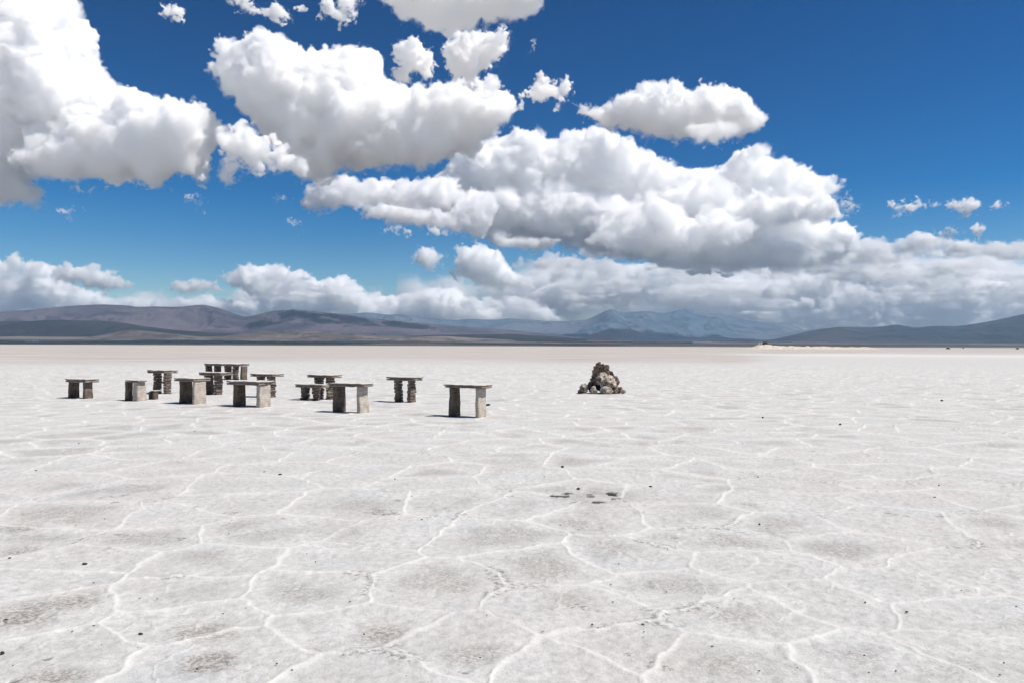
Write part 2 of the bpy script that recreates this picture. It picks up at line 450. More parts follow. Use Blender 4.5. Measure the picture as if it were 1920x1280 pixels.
def build_land():
    # gently rising plain between the salt and the hills
    px = np.arange(-260, 2200, 4.0)
    yv = np.concatenate([np.linspace(9000, 12000, 130), np.linspace(12000, 14500, 40)[1:]])
    Y, PX = np.meshgrid(yv, px, indexing='ij')
    u = (PX - 960) / F
    X = u * Y
    f = 1 - .45 * sstep(700, 1300, PX)
    Z = np.interp(Y, [9000, 9300, 10400, 11500, 12300, 14500], [-5, 2, 29, 64, 100, 165]) * f
    Z += 4.0 * fbm2(X / 700, Y / 500, 201, 4) * sstep(9300, 11000, Y)
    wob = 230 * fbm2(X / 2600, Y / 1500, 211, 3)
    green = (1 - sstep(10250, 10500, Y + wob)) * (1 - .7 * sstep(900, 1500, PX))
    dark = sstep(10300, 10550, Y + wob) * (1 - sstep(11500, 11900, Y + 1.5 * wob))  # near-black strip: a cloud shadow painted across the plain
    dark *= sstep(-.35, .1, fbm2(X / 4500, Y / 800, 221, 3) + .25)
    m = mat_land('plain_earth', [(.095, .075, .062), (.140, .112, .095), (.070, .055, .045), (.17, .14, .12)], .0007, (1, .5, 1), 0,
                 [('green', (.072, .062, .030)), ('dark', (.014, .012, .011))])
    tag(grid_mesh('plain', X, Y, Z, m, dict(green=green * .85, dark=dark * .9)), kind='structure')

    m_near = mat_land('foothill_earth', [(.085, .070, .062), (.140, .115, .100), (.045, .038, .036), (.185, .155, .135)], 0.000840)
    m_dark = mat_land('cloud_shaded_hill', [(.008, .008, .010), (.015, .014, .016), (.005, .005, .007), (.024, .021, .022)], 0.000980)  # cloud shadow over the hills put into near-black tones
    m_left = mat_land('purple_brown_range', [(.056, .048, .066), (.090, .074, .090), (.030, .028, .042), (.112, .092, .102)], 0.000490)
    m_far = mat_land('far_range', [(.070, .105, .150), (.105, .122, .155), (.038, .072, .115), (.125, .135, .155)], 0.000294)  # bluish tones: part of the distance haze put into the rock colour
    m_right = mat_land('dark_blue_range', [(.016, .026, .042), (.028, .035, .050), (.010, .018, .030), (.048, .048, .056)], 0.000525)  # cloud shade on the right hills put into these dark tones
    hills('foothills', [(-260,632),(0,632),(150,634),(185,630),(220,622),(250,619),(290,622),(350,629),(400,633),(440,628),(485,624),(540,621),(600,622),
                        (640,626),(690,628),(750,632),(830,630),(900,634),(1000,640),(1060,643),(1120,645)], 12600, 11200, m_near, 301, 50, .45, 620, 90, 1.3, 2.2)
    hills('dark_hills', [(-260,604),(-100,603),(0,603),(60,602),(100,600),(150,601),(200,602),(235,606),(270,612),(320,618),(380,623),(450,627),(520,632),(600,636)],
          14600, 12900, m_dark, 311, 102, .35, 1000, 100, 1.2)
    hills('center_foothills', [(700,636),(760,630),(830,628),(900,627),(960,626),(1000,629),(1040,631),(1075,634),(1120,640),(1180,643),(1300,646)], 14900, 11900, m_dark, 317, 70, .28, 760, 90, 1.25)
    hills('low_center_hills', [(1040,645),(1100,642),(1160,640),(1240,641),(1320,640),(1400,637),(1450,637),(1500,640)], 14700, 12000, m_right, 319, 27, .25, 620, 60, 1.25)
    hills('mountain_range', [(-300,588),(-150,592),(-60,590),(0,585),(60,581),(130,574),(190,571),(240,573),(255,576),(290,575),(335,576),(380,571),(412,578),(440,589),(460,595),
                             (480,591),(510,583),(550,581),(600,585),(640,589),(690,596),(740,602),(800,608),(860,613),(930,617),(1000,624),(1080,632),(1160,640)],
          20000, 15000, m_left, 321, 150, .46, 1650, 170, 1.25)
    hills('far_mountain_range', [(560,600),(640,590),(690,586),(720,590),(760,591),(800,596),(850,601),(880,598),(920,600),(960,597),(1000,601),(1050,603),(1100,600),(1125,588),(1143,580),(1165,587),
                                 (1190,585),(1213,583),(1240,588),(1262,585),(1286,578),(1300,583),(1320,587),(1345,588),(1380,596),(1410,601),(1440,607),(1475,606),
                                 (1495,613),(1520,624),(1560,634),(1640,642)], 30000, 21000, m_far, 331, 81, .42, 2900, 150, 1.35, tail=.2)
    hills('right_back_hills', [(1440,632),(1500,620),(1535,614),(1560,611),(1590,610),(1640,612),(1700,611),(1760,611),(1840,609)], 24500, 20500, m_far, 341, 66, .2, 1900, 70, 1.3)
    hills('right_hills', [(1380,645),(1420,641),(1460,634),(1490,627),(1510,622),(1545,616),(1575,613),(1605,614),(1640,614),(1665,611),(1682,608),(1705,613),(1722,615),
                          (1740,612),(1765,611),(1790,613),(1830,607),(1870,600),(1920,589),(1980,580),(2060,574),(2250,560)], 19000, 13200, m_right, 351, 72, .50, 1600, 150, 1.45)


# ------------------------------------------------------------------ rough blocks
def rough_box(dx, dy, dz, seg=.045, amp=.012, seed=0, freq=7.0, rnd=.012):
    """box centred in x and y, from z=0 to dz, with worn edges and an uneven face"""
    n = [max(2, min(26, int(round(d / seg)))) for d in (dx, dy, dz)]
    idx = {}; V = []; Fc = []
    def vid(i, j, k):
        key = (i, j, k)
        if key not in idx:
            idx[key] = len(V); V.append([i / n[0], j / n[1], k / n[2]])
        return idx[key]
    for a in range(3):
        b, c = (a + 1) % 3, (a + 2) % 3
        for side in (0, n[a]):
            for i in range(n[b]):
                for j in range(n[c]):
                    q = []
                    for (p, r) in ((i, j), (i + 1, j), (i + 1, j + 1), (i, j + 1)):
                        t = [0, 0, 0]; t[a] = side; t[b] = p; t[c] = r; q.append(vid(*t))
                    Fc.append(q if side else q[::-1])
    V = np.array(V) - np.array([.5, .5, .5])
    D = np.array([dx, dy, dz]); P = V * D
    # round the edges a little
    inner = np.sign(P) * np.maximum(np.abs(P), 0).clip(None, D / 2 - rnd)
    off = P - inner; L = np.linalg.norm(off, axis=1, keepdims=True)
    P = np.where(L > 1e-9, inner + off / np.maximum(L, 1e-9) * np.minimum(L, rnd), P)
    out = np.empty_like(P)
    for q, p in enumerate(P):
        v = Vector(p) * freq + Vector((seed * 3.17, seed * 1.71, seed * 2.3))
        d = mnoise.noise_vector(v) * amp + mnoise.noise_vector(v * 3.1) * amp * .5
        out[q] = p + np.array(d)
    out[:, 2] += dz / 2
    return out, Fc


class Parts:
    def __init__(self): self.v = []; self.f = []; self.n = 0
    def add(self, V, Fc, M=None):
        V = np.asarray(V, float)
        if M is not None:
            M = np.array(M); V = V @ M[:3, :3].T + M[:3, 3]
        self.v.append(V); self.f += [[i + self.n for i in f] for f in Fc]; self.n += len(V)
    def link(self, name, mat, parent=None, smooth=True):
        return link_mesh(name, np.concatenate(self.v), self.f, mat, parent, smooth)


MB = {}
LEGS = []          # where the crust has heaped up a little: round every leg and under the rocks


def leg_mesh(kind, th, wd, h, seed):
    rnd = random.Random(seed)
    P = Parts()
    if kind == 'slab':
        V, Fc = rough_box(th, wd, h + .04, .04, .012, seed, 5)
        lean = rnd.uniform(-.02, .02)
        V = np.array(V); V[:, 0] += 2.2 * lean * (V[:, 2] - h)
        tp = 1 + .14 * np.clip(1 - V[:, 2] / h, 0, 1); V[:, 0] *= tp; V[:, 1] *= .5 + .5 * tp
        P.add(V, Fc, Matrix.Translation((0, 0, -.04)))
    else:
        n = max(3, int(round(h / .088))); z = -.02; bh = (h + .02) / n
        for k in range(n):
            f = rnd.uniform(.90, 1.05)
            V, Fc = rough_box(th * f, wd * rnd.uniform(.92, 1.05), bh - .003, .035, .010, seed * 13 + k, 9, .014)
            P.add(V, Fc, Matrix.Translation((rnd.uniform(-.012, .012), rnd.uniform(-.014, .014), z)) @ Matrix.Rotation(rnd.uniform(-.06, .06), 4, 'Z') @ Matrix.Rotation(rnd.uniform(-.02, .02), 4, 'Y'))
            z += bh
    return P


def table(label, xL, xC, xR, ytop, ybot, anchor, legs, th=26.0, inset=.07, group='salt block tables', name='salt_table', cat='table', top_mat='top', info=[]):
    seed = len(info) + 1; info.append(label)
    t = R(th)
    A = np.array([math.cos(t), -math.sin(t), 0.0])     # long axis, to the right and towards the camera
    B = np.array([math.sin(t), math.cos(t), 0.0])      # short axis, away from the camera
    K = ground_pt(*anchor)
    C0 = K - B * inset
    FR = C0 + A * slide(C0, A, xC)
    L = -slide(FR, A, xL); W = slide(FR, B, xR)
    z1 = at_depth(xC, ytop, FR[1])[2]; z0 = at_depth(xC, ybot, FR[1])[2]
    W = min(max(W, .32), .95)
    cen = FR - A * L / 2 + B * W / 2
    rz = -t
    root = empty(name, (cen[0], cen[1], 0), label, cat, group, rz)
    thick = z1 - z0
    # slab of two bedded layers
    P = Parts()
    h1 = thick * .52
    V, Fc = rough_box(L * .985, W * .98, h1 - .004, .05, .013, seed + 40, 5, .014)
    P.add(V, Fc, Matrix.Translation((0, 0, z0)))
    V, Fc = rough_box(L, W, thick - h1, .05, .012, seed + 80, 5, .016)
    P.add(V, Fc, Matrix.Translation((random.Random(seed).uniform(-.01, .01), 0, z0 + h1)))
    P.link('tabletop', MB[top_mat], root)
    for k, (a, b, c, kind, tone) in enumerate(legs):
        q0 = K if True else None
        N0 = K + A * slide(K, A, b)
        thk = -slide(N0, A, a) if a is not None else .12
        wd = slide(N0, B, c)
        thk = min(max(thk, .07), .40); wd = min(max(wd, .14), W - inset * .6)
        ctr = N0 - A * thk / 2 + B * wd / 2 - cen
        lx, ly = float(ctr @ A), float(ctr @ B)
        o = leg_mesh(kind, thk, wd, z0 + .006, seed * 10 + k).link('leg', MB[tone], root)
        o.location = (lx, ly, 0)
        LEGS.append((ctr[0] + cen[0], ctr[1] + cen[1], .5 * max(thk, wd) + .10, .022))
    print('table %-60s y=%.1f L=%.2f W=%.2f z=%.2f th=%.3f' % (label[:60], K[1], L, W, z1, thick))
    return root


def build_tables():
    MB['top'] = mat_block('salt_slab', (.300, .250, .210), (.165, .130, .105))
    MB['pale'] = mat_block('pale_salt_block', (.54, .48, .41), (.38, .325, .27))  # lighter copy of the block, for the sunlit right-hand legs
    MB['brown'] = mat_block('brown_salt_block', (.185, .145, .113), (.085, .064, .049), (.40, .36, .31))  # darker copy: brown dirt, with the shade under the top painted in
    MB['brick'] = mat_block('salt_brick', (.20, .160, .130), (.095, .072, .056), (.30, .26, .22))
    S, B = 'slab', 'stack'
    table('salt slab table standing alone nearest the rock pile, rightmost of the tables', 832, 905, 924, 721.3, 728.3, (897, 783),
          [(842, 850, 863, S, 'brown'), (891, 897, 911, S, 'pale')])
    table('salt table on two brick piers, second from the right', 723, 777, 793, 706.6, 713.3, (770, 754.5),
          [(739, 748, 756, B, 'brick'), (763, 770, 780, B, 'brick')])
    table('salt slab table overlapping the end of the low bench, third from the right', 617, 681, 701, 718.6, 725.6, (674, 774.5),
          [(624, 632, 648, S, 'brown'), (668, 674, 690, S, 'pale')])
    table('low salt bench on brick stubs, shorter than every table around it', 553, 605, 618, 720.5, 727.0, (590, 750.5),
          [(563, 571, 582, B, 'brick'), (585, 590, 605, B, 'brick')], name='salt_bench', cat='bench', group=None)
    table('salt table on brick piers directly behind the low bench', 575, 623, 642, 702.6, 708.2, (614, 749),
          [(588, 593, 608, B, 'brick'), (610, 614, 629, B, 'brick')])
    table('wide salt slab table in front of a brick-legged one, open gap between its legs', 423, 485, 517, 714.6, 722.4, (487, 763.5),
          [(437, 446, 460, S, 'brown'), (481, 487, 507, S, 'pale')])
    table('brick-legged salt table half hidden behind the wide slab table', 468, 511, 533, 700.6, 706.2, (505, 745),
          [(480, 485, 497, B, 'brick'), (500, 505, 518, B, 'brick')])
    table('salt slab table with a broad pale right leg, in front of a brick column', 325, 362, 396, 708.6, 715.0, (364.5, 757.5),
          [(336, 340, 361, S, 'brown'), (361, 364.5, 386, S, 'pale')])
    table('salt table on one brick column, squeezed between the long table and the slab table', 372, 414, 434, 697.8, 704.2, (405, 740),
          [(382, 387, 400, S, 'brown'), (400, 405, 418, B, 'brick')])
    table('long salt table with five legs, farthest back of all the tables', 382, 443, 468, 681.6, 686.0, (441, 711.5),
          [(385, 388.5, 398, S, 'brown'), (401, 404.5, 415, S, 'brown'), (420, 425, 435, B, 'brown'), (435, 441, 448, B, 'brick'), (451, 454.5, 464, S, 'brick')])
    table('tall salt table on twin brick piers behind the small stool', 275, 308, 334, 693.6, 699.6, (311, 738.5),
          [(286, 292.5, 304, B, 'brown'), (305.5, 311, 322, B, 'brick')])
    table('short boxy salt table with its legs close together, beside the small stool', 233, 259, 276.5, 712.4, 716.6, (257, 751.8),
          [(234, 239, 249, S, 'brown'), (249, 257, 275, S, 'pale')], inset=.03)
    table('small knee-high salt stool between the boxy table and the slab table', 280, 288.7, 297.5, 731.4, 734.0, (288.5, 748.5),
          [(280, 281.5, 286, S, 'brown'), (286, 288.5, 297, S, 'brown')], inset=.015, name='salt_stool', cat='stool', group=None)
    table('salt slab table standing apart at the far left, leftmost of the tables', 122, 160, 187, 710.4, 717.0, (158, 747),
          [(128, 133, 149, S, 'brown'), (155, 158.5, 174, S, 'brick')])


# ------------------------------------------------------------------ rocks
def rock_mesh(sx, sy, sz, seed, rough=.30, sub=4):
    bm = bmesh.new()
    bmesh.ops.create_icosphere(bm, subdivisions=sub, radius=1.0)
    for v in bm.verts:
        p = v.co.copy(); q = p * 1.15 + Vector((seed * 4.3, seed * 2.1, -seed * 3.3))
        d = 1 + rough * mnoise.noise(q) + rough * .75 * (1 - 2 * abs(mnoise.noise(q * 2.1))) * .6 + rough * .55 * (.5 - abs(mnoise.noise(q * 4.7)) * 2) * .7 + rough * .34 * mnoise.noise(q * 9) + rough * .2 * mnoise.noise(q * 17)
        c = mnoise.cell(q * 1.6) * rough * .28
        v.co = p * (d + c)
        # broken, flattened facets
        for k in range(5):
            a = mnoise.cell_vector(Vector((seed * 7.1 + k * 3.3, k * 1.7, seed))) - Vector((.5, .5, .5))
            a = a.normalized(); s = v.co.dot(a)
            lim = .78
            if s > lim: v.co -= a * (s - lim) * .8
    V = np.array([v.co[:] for v in bm.verts]) * np.array([sx, sy, sz])
    Fc = [[v.index for v in f.verts] for f in bm.faces]
    bm.free()
    return V, Fc


def rock(name, label, cat, box, dist, mat, seed, group=None, depth=.85, rough=.42, tilt=0.0, sub=4, lift=0.0):
    x0, y0, x1, y1 = box
    a = at_depth((x0 + x1) / 2, (y0 + y1) / 2, dist)
    k = dist / F
    sx, sz = (x1 - x0) / 2 * k, (y1 - y0) / 2 * k
    V, Fc = rock_mesh(sx, max(sx, sz) * depth, sz, seed, rough, sub)
    V = V @ np.array(Matrix.Rotation(tilt, 3, 'Y')).T
    V[:, 2] -= V[:, 2].min()
    zb = max(a[2] - sz, -.03) + lift
    o = link_mesh(name, V, Fc, mat, None, False)
    o.location = (a[0], a[1], zb)
    return tag(o, label, cat, group)


def build_rocks():
    m1 = mat_rock('brown_rock', (.270, .200, .145), (.066, .045, .031), (.50, .43, .35))
    m2 = mat_rock('pale_rock', (.58, .51, .43), (.190, .140, .105), (.74, .69, .61))
    m3 = mat_rock('dark_rock', (.075, .066, .060), (.032, .028, .025), (.14, .125, .11))
    m4 = mat_rock('red_brown_rock', (.25, .155, .125), (.13, .080, .065), (.34, .26, .22))
    D = 28.9; g = 'rocks of the heap'
    r = lambda *a, **k: rock(*a, group=g, **k)
    r('boulder', 'upright jagged brown boulder crowning the rock heap', 'rock', (1112, 684, 1138, 713), D + .05, m1, 31, rough=.62, depth=.8, tilt=.2)
    r('boulder', 'dark brown lower left boulder carrying the upright one', 'rock', (1108, 704, 1128, 725), D + .02, m1, 2, rough=.5)
    r('boulder', 'big pale-topped boulder leaning on the heap’s right side', 'rock', (1120, 706, 1157, 732), D - .1, m2, 3, rough=.55, tilt=.4)
    r('boulder', 'dark knob of rock at the right shoulder of the heap', 'rock', (1141, 709, 1161, 730), D, m1, 4, rough=.5)
    r('stone', 'narrow dark stone wedged behind the pale-topped boulder', 'rock', (1135, 698.5, 1151, 713), D + .45, m3, 5, rough=.30, tilt=.6)
    r('stone', 'tan stone at the left foot of the heap', 'rock', (1087, 721.5, 1103, 736), D - .05, m2, 6)
    r('stone', 'reddish brown stone between the tan and the white stones', 'rock', (1101, 719, 1113, 735), D + .05, m4, 7)
    r('stone', 'rounded white stone in front of the heap', 'rock', (1107, 724.5, 1120, 738), D - .35, m2, 8, rough=.22)
    r('stone', 'broad pale grey stone lying at the front foot of the heap', 'rock', (1124, 726, 1147.5, 739.5), D - .5, m2, 9, rough=.22)
    r('stone', 'black shaded stone under the middle of the heap', 'rock', (1116, 720, 1131, 734), D - .05, m3, 10)
    r('stone', 'brown stone under the heap’s right edge', 'rock', (1146, 724, 1160, 738), D - .2, m1, 11)
    r('stone', 'small brown stone right of the heap, leaning on its last stones', 'rock', (1155, 727, 1167, 737), D, m1, 12)
    r('stone', 'small pale stone at the right end of the heap', 'rock', (1163, 730.5, 1174, 737.5), D - .1, m2, 13)
    r('stone', 'thin dark stone lying flat at the left end of the heap', 'rock', (1083, 730.5, 1095, 737), D - .3, m3, 14)
    r('stone', 'little grey stone lying loose in front of the heap', 'rock', (1118, 735.5, 1125, 740), D - .5, m1, 15)
    # single stones out on the salt
    def lone(label, px, py, wpx, hpx, mat, seed, name='stone'):
        d = ground_pt(px, py + hpx / 2)[1]
        rock(name, label, 'stone', (px - wpx / 2, py - hpx / 2, px + wpx / 2, py + hpx / 2), d, mat, seed, None, .8, .28, 0, 3, .0)
    lone('flat grey stone lying beside the rightmost table', 915, 758, 9.5, 3.4, m3, 21)
    lone('dark pebble alone far right on the flat, level with the rock heap', 1766, 750, 5, 3.2, m3, 22)
    lone('dark pebble lying right of centre below the far salt bank', 1575, 795, 4.2, 3.6, m3, 23)
    lone('tiny dark pebble between the rock heap and the right edge', 1430, 782, 3.2, 3, m3, 24)
    lone('dark pebble just above the black potholes', 1054.5, 874, 5.2, 3.8, m3, 25)
    lone('slanting dark pebble at the top rim of the black potholes', 1084, 915.5, 7, 3.2, m3, 26)
    lone('dark pebble on a plate edge right of the black potholes', 1220, 911.5, 6, 3, m3, 27)
    lone('dark flat pebble below the tables in the left half', 525, 888.5, 7, 2.6, m3, 28)
    lone('black pebble in the left foreground beside a grey stain', 264, 1187.5, 7.5, 5, m3, 29)
    lone('black pebble at the lower left corner of the view', 4, 1223, 8, 6, m3, 30)
    lone('dark sliver of stone in the left middle ground', 159, 1056, 9, 3.4, m3, 31)
    lone('dark pebble in the right foreground, between two plate edges', 1424, 982, 3.6, 3.2, m3, 32)
    # uncounted crumbs of dark salt and mud
    rnd = random.Random(5); P = Parts()
    for k in range(130):
        px = rnd.uniform(-40, 1960); py = 770 + 510 * rnd.random() ** .8
        c = ground_pt(px, py); s = rnd.uniform(.6, 1.7) ** 1.6 * .0034 * (1 if py > 950 else 1.5)
        V, Fc = rock_mesh(s * rnd.uniform(.8, 1.9), s, s * rnd.uniform(.4, .8), k, .3, 1)
        P.add(V, Fc, Matrix.Translation((c[0], c[1], .008)) @ Matrix.Rotation(rnd.uniform(0, 6.3), 4, 'Z'))
    o = P.link('pebbles', m3, None, False)
    tag(o, kind='stuff')


# ------------------------------------------------------------------ far things on the flat
def box_part(name, mat, parent, c, d, bev=.06, taper=None):
    bm = bmesh.new(); bmesh.ops.create_cube(bm, size=1.0)
    for v in bm.verts:
        k = 1.0
        if taper and v.co.z > 0: k = taper
        v.co = Vector((v.co.x * d[0] * k + c[0], v.co.y * d[1] * (k if taper else 1) + c[1], v.co.z * d[2] + c[2]))
    bmesh.ops.bevel(bm, geom=bm.edges[:], offset=bev, segments=2, affect='EDGES')
    me = bpy.data.meshes.new(name); bm.to_mesh(me); bm.free(); me.materials.append(mat)
    o = bpy.data.objects.new(name, me); COL.objects.link(o); o.parent = parent
    return o


def wheel(parent, x, y, r, wdt, mat):
    bm = bmesh.new(); bmesh.ops.create_cone(bm, segments=20, radius1=r, radius2=r, depth=wdt, cap_ends=True)
    bmesh.ops.bevel(bm, geom=[e for e in bm.edges], offset=r * .12, segments=1, affect='EDGES')
    me = bpy.data.meshes.new('wheel'); bm.to_mesh(me); bm.free(); me.materials.append(mat)
    o = bpy.data.objects.new('wheel', me); COL.objects.link(o); o.parent = parent
    o.location = (x, y, r); o.rotation_euler = (R(90), 0, 0)


def build_far():
    # heaped bank of raw salt on the right
    D = 620.0
    px = np.arange(1396, 1650, .7); t = np.linspace(-1, 1, 26)
    T, PX = np.meshgrid(t, px, indexing='ij')
    base = np.array([at_depth(p, 640, D)[0] for p in px])
    X = np.tile(base, (len(t), 1)); Y = D + T * 9.0
    hz = 641 + 0 * px
    yh = np.array([648.5 + (p - 960) * math.tan(R(.19)) for p in px])
    prof = np.interp(px, [1396, 1412, 1422, 1432, 1445, 1460, 1480, 1500, 1560, 1610, 1630, 1640, 1650], [0, 1.6, 2.9, 3.2, 2.9, 2.4, 2.3, 2.0, 1.75, 1.55, 1.5, .6, 0])
    prof = prof * 1.0
    n = fbm2(X / 3.2, Y / 3.2, 401, 4)
    Z = prof[None, :] * np.clip(1 - np.abs(T) ** 1.6, 0, 1) * (1 + .28 * n) + .25 * n * (prof[None, :] > .3) * (1 - np.abs(T))
    Z = np.where(np.abs(T) > .99, -.3, Z)
    m, nt_ = new_mat('raw_salt_heap'); N = NT(nt_); P = N.pos()
    c = N.mix(N.ramp(N.noise(P, .5, 5, .65), .38, .62), (.50, .43, .36), (.64, .58, .51)); N.out(c, .95, None, .1)
    o = grid_mesh('salt_bank', X, Y, Z, m)
    tag(o, 'long low bank of heaped raw salt on the horizon at right', 'salt heap')

    white = mat_flat('white_paint', (.80, .80, .79), .4, .04); dk = mat_flat('dark_steel', (.045, .042, .036), .55, .3)
    tyre = mat_flat('tyre_rubber', (.02, .02, .02), .8); glass = mat_flat('dark_glass', (.02, .025, .03), .1, .1)
    p = at_depth(1431, 646.5, D + 4); zt = 2.65
    tr = empty('truck', (p[0], p[1], zt), 'white-cabbed dark truck standing on the salt bank at right', 'truck')
    box_part('chassis', dk, tr, (0, 0, .75), (7.2, 1.0, .3))
    cb = box_part('cab', white, tr, (-2.35, 0, 1.75), (2.9, 2.2, 1.3), .12)
    box_part('window', glass, cb, (-2.45, -1.103, 1.95), (1.3, .02, .5), .005)
    box_part('windscreen', glass, cb, (-3.803, 0, 1.95), (.02, 1.8, .6), .005)
    box_part('cargo_box', dk, tr, (1.1, 0, 1.72), (3.6, 2.3, 1.6), .08)
    for x in (-2.4, .8, 2.1):
        for y in (-1, 1): wheel(tr, x, y, .5, .35, tyre)
    q = at_depth(1449, 647.5, D + 4)
    tl = empty('trailer', (q[0], q[1], 2.35), 'low dark flat trailer behind the truck on the salt bank', 'trailer')
    box_part('deck', dk, tl, (0, 0, .62), (5.2, 2.1, .26), .05)
    box_part('load', dk, tl, (1.0, 0, 1.02), (2.6, 1.7, .5), .16)
    for x in (-.6, .6):
        for y in (-.95, .95): wheel(tl, x, y, .38, .3, tyre)

    def car(label, px, py, dist, rz, mat):
        p = at_depth(px, py, dist)
        r_ = empty('parked_car', (p[0], p[1], 0.0), label, 'car', 'far dark cars at the edge of the flat', rz)
        b = box_part('body', mat, r_, (0, 0, .62), (4.3, 1.75, .62), .14)
        c_ = box_part('cabin', mat, r_, (-.2, 0, 1.2), (2.5, 1.6, .58), .08, .8)
        box_part('window', glass, c_, (-.2, -.745, 1.2), (1.7, .02, .36), .004).rotation_euler = (0, 0, 0)
        for x in (-1.35, 1.35):
            for y in (-.8, .8): wheel(r_, x, y, .33, .22, tyre)
    car('dark car seen side-on, first right of the salt bank', 1777.5, 650, 830, .1, dk)
    car('tiny dark car seen end-on, at the far right edge of the flat', 1907.5, 651, 860, 1.45, dk)
    car('faint dark car between the other two far cars', 1806, 650.5, 1250, 1.2, dk)

    # two low pale buildings at the foot of the plain, far left
    wallm = mat_flat('white_wall', (.70, .68, .64), .8, .06, .2); roofm = mat_flat('pale_roof', (.80, .78, .74), .6, .05, .2)
    def shed(label, px, py, dist, L, Wd, H, ridge):
        p = at_depth(px, py, dist)
        r_ = empty('building', (p[0], p[1], 32.5), label, 'building')
        box_part('wall', wallm, r_, (0, 0, H / 2), (L, Wd, H), .02)
        box_part('door', dk, r_, (L * .2, -Wd / 2 - .03, 2.5), (6, .08, 5), .01)
        hw = Wd / 2 + .8; hl = L / 2 + .8
        V = [(-hl, -hw, H + .003), (hl, -hw, H + .003), (hl, hw, H + .003), (-hl, hw, H + .003), (-hl * .35, 0, H + ridge), (hl * .2, 0, H + ridge)]
        link_mesh('roof', V, [(0, 3, 2, 1), (0, 1, 5, 4), (2, 3, 4, 5), (1, 2, 5), (3, 0, 4)], roofm, r_)
    shed('long white shed with a low hipped roof on the far left plain', 65, 640.5, 10500, 96, 30, 9, 11)
    shed('smaller white shed left of the hipped-roof one', 52.5, 640.5, 10500, 48, 24, 11, 4)


# ------------------------------------------------------------------ clouds
def mat_cloud():
    m, nt = new_mat('cloud_vapour')
    o = nt.nodes.new('ShaderNodeOutputMaterial'); pv = nt.nodes.new('ShaderNodeVolumePrincipled')
    pv.inputs['Color'].default_value = (1, 1, 1, 1); pv.inputs['Density'].default_value = 1.0; pv.inputs['Anisotropy'].default_value = .15
    nt.links.new(pv.outputs[0], o.inputs['Volume'])
    return m


def vnoise3(rng, shape, cell):
    A = rng.standard_normal([int(s / c) + 5 for s, c in zip(shape, cell)]).astype(np.float32)
    for ax in range(3):
        t = np.arange(shape[ax]) / cell[ax]; i = t.astype(int); f = t - i
        M = np.zeros((shape[ax], A.shape[ax]), np.float32)
        for k, w_ in enumerate([(1 - f) ** 3 / 6, (3 * f ** 3 - 6 * f ** 2 + 4) / 6, (-3 * f ** 3 + 3 * f ** 2 + 3 * f + 1) / 6, f ** 3 / 6]):
            M[np.arange(shape[ax]), i + k] += w_
        A = np.moveaxis(np.tensordot(M, A, axes=(1, ax)), 0, ax)
    return A / .45


def billow3(rng, shape, cell, octs, gain, stretch, soft):
    s = 0; a = 1.0; tot = 0
    for o in range(octs):
        n = vnoise3(rng, shape, [cell * k for k in stretch])
        s = s + a * ((1 - soft) * (np.abs(n) * 1.25 - 1.0) + soft * n * .8)
        tot += a; a *= gain; cell /= 2.03
        if cell < 1.4: break
    return s / tot


def poly_dist(P, X, Z):
    """signed distance (positive inside) from a closed outline"""
    P = np.asarray(P, float); Q = np.roll(P, -1, 0)
    d = np.full(X.shape, 1e12); ins = np.zeros(X.shape, bool)
    for (ax, az), (bx, bz) in zip(P, Q):
        ex, ez = bx - ax, bz - az; L = ex * ex + ez * ez + 1e-9
        t = np.clip(((X - ax) * ex + (Z - az) * ez) / L, 0, 1)
        d = np.minimum(d, (X - ax - t * ex) ** 2 + (Z - az - t * ez) ** 2)
        cr = ((az > Z) != (bz > Z)) & (X < (bx - ax) * (Z - az) / (bz - az + 1e-12) + ax)
        ins ^= cr
    return np.where(ins, 1, -1) * np.sqrt(d)


CLOUD_MAT = None


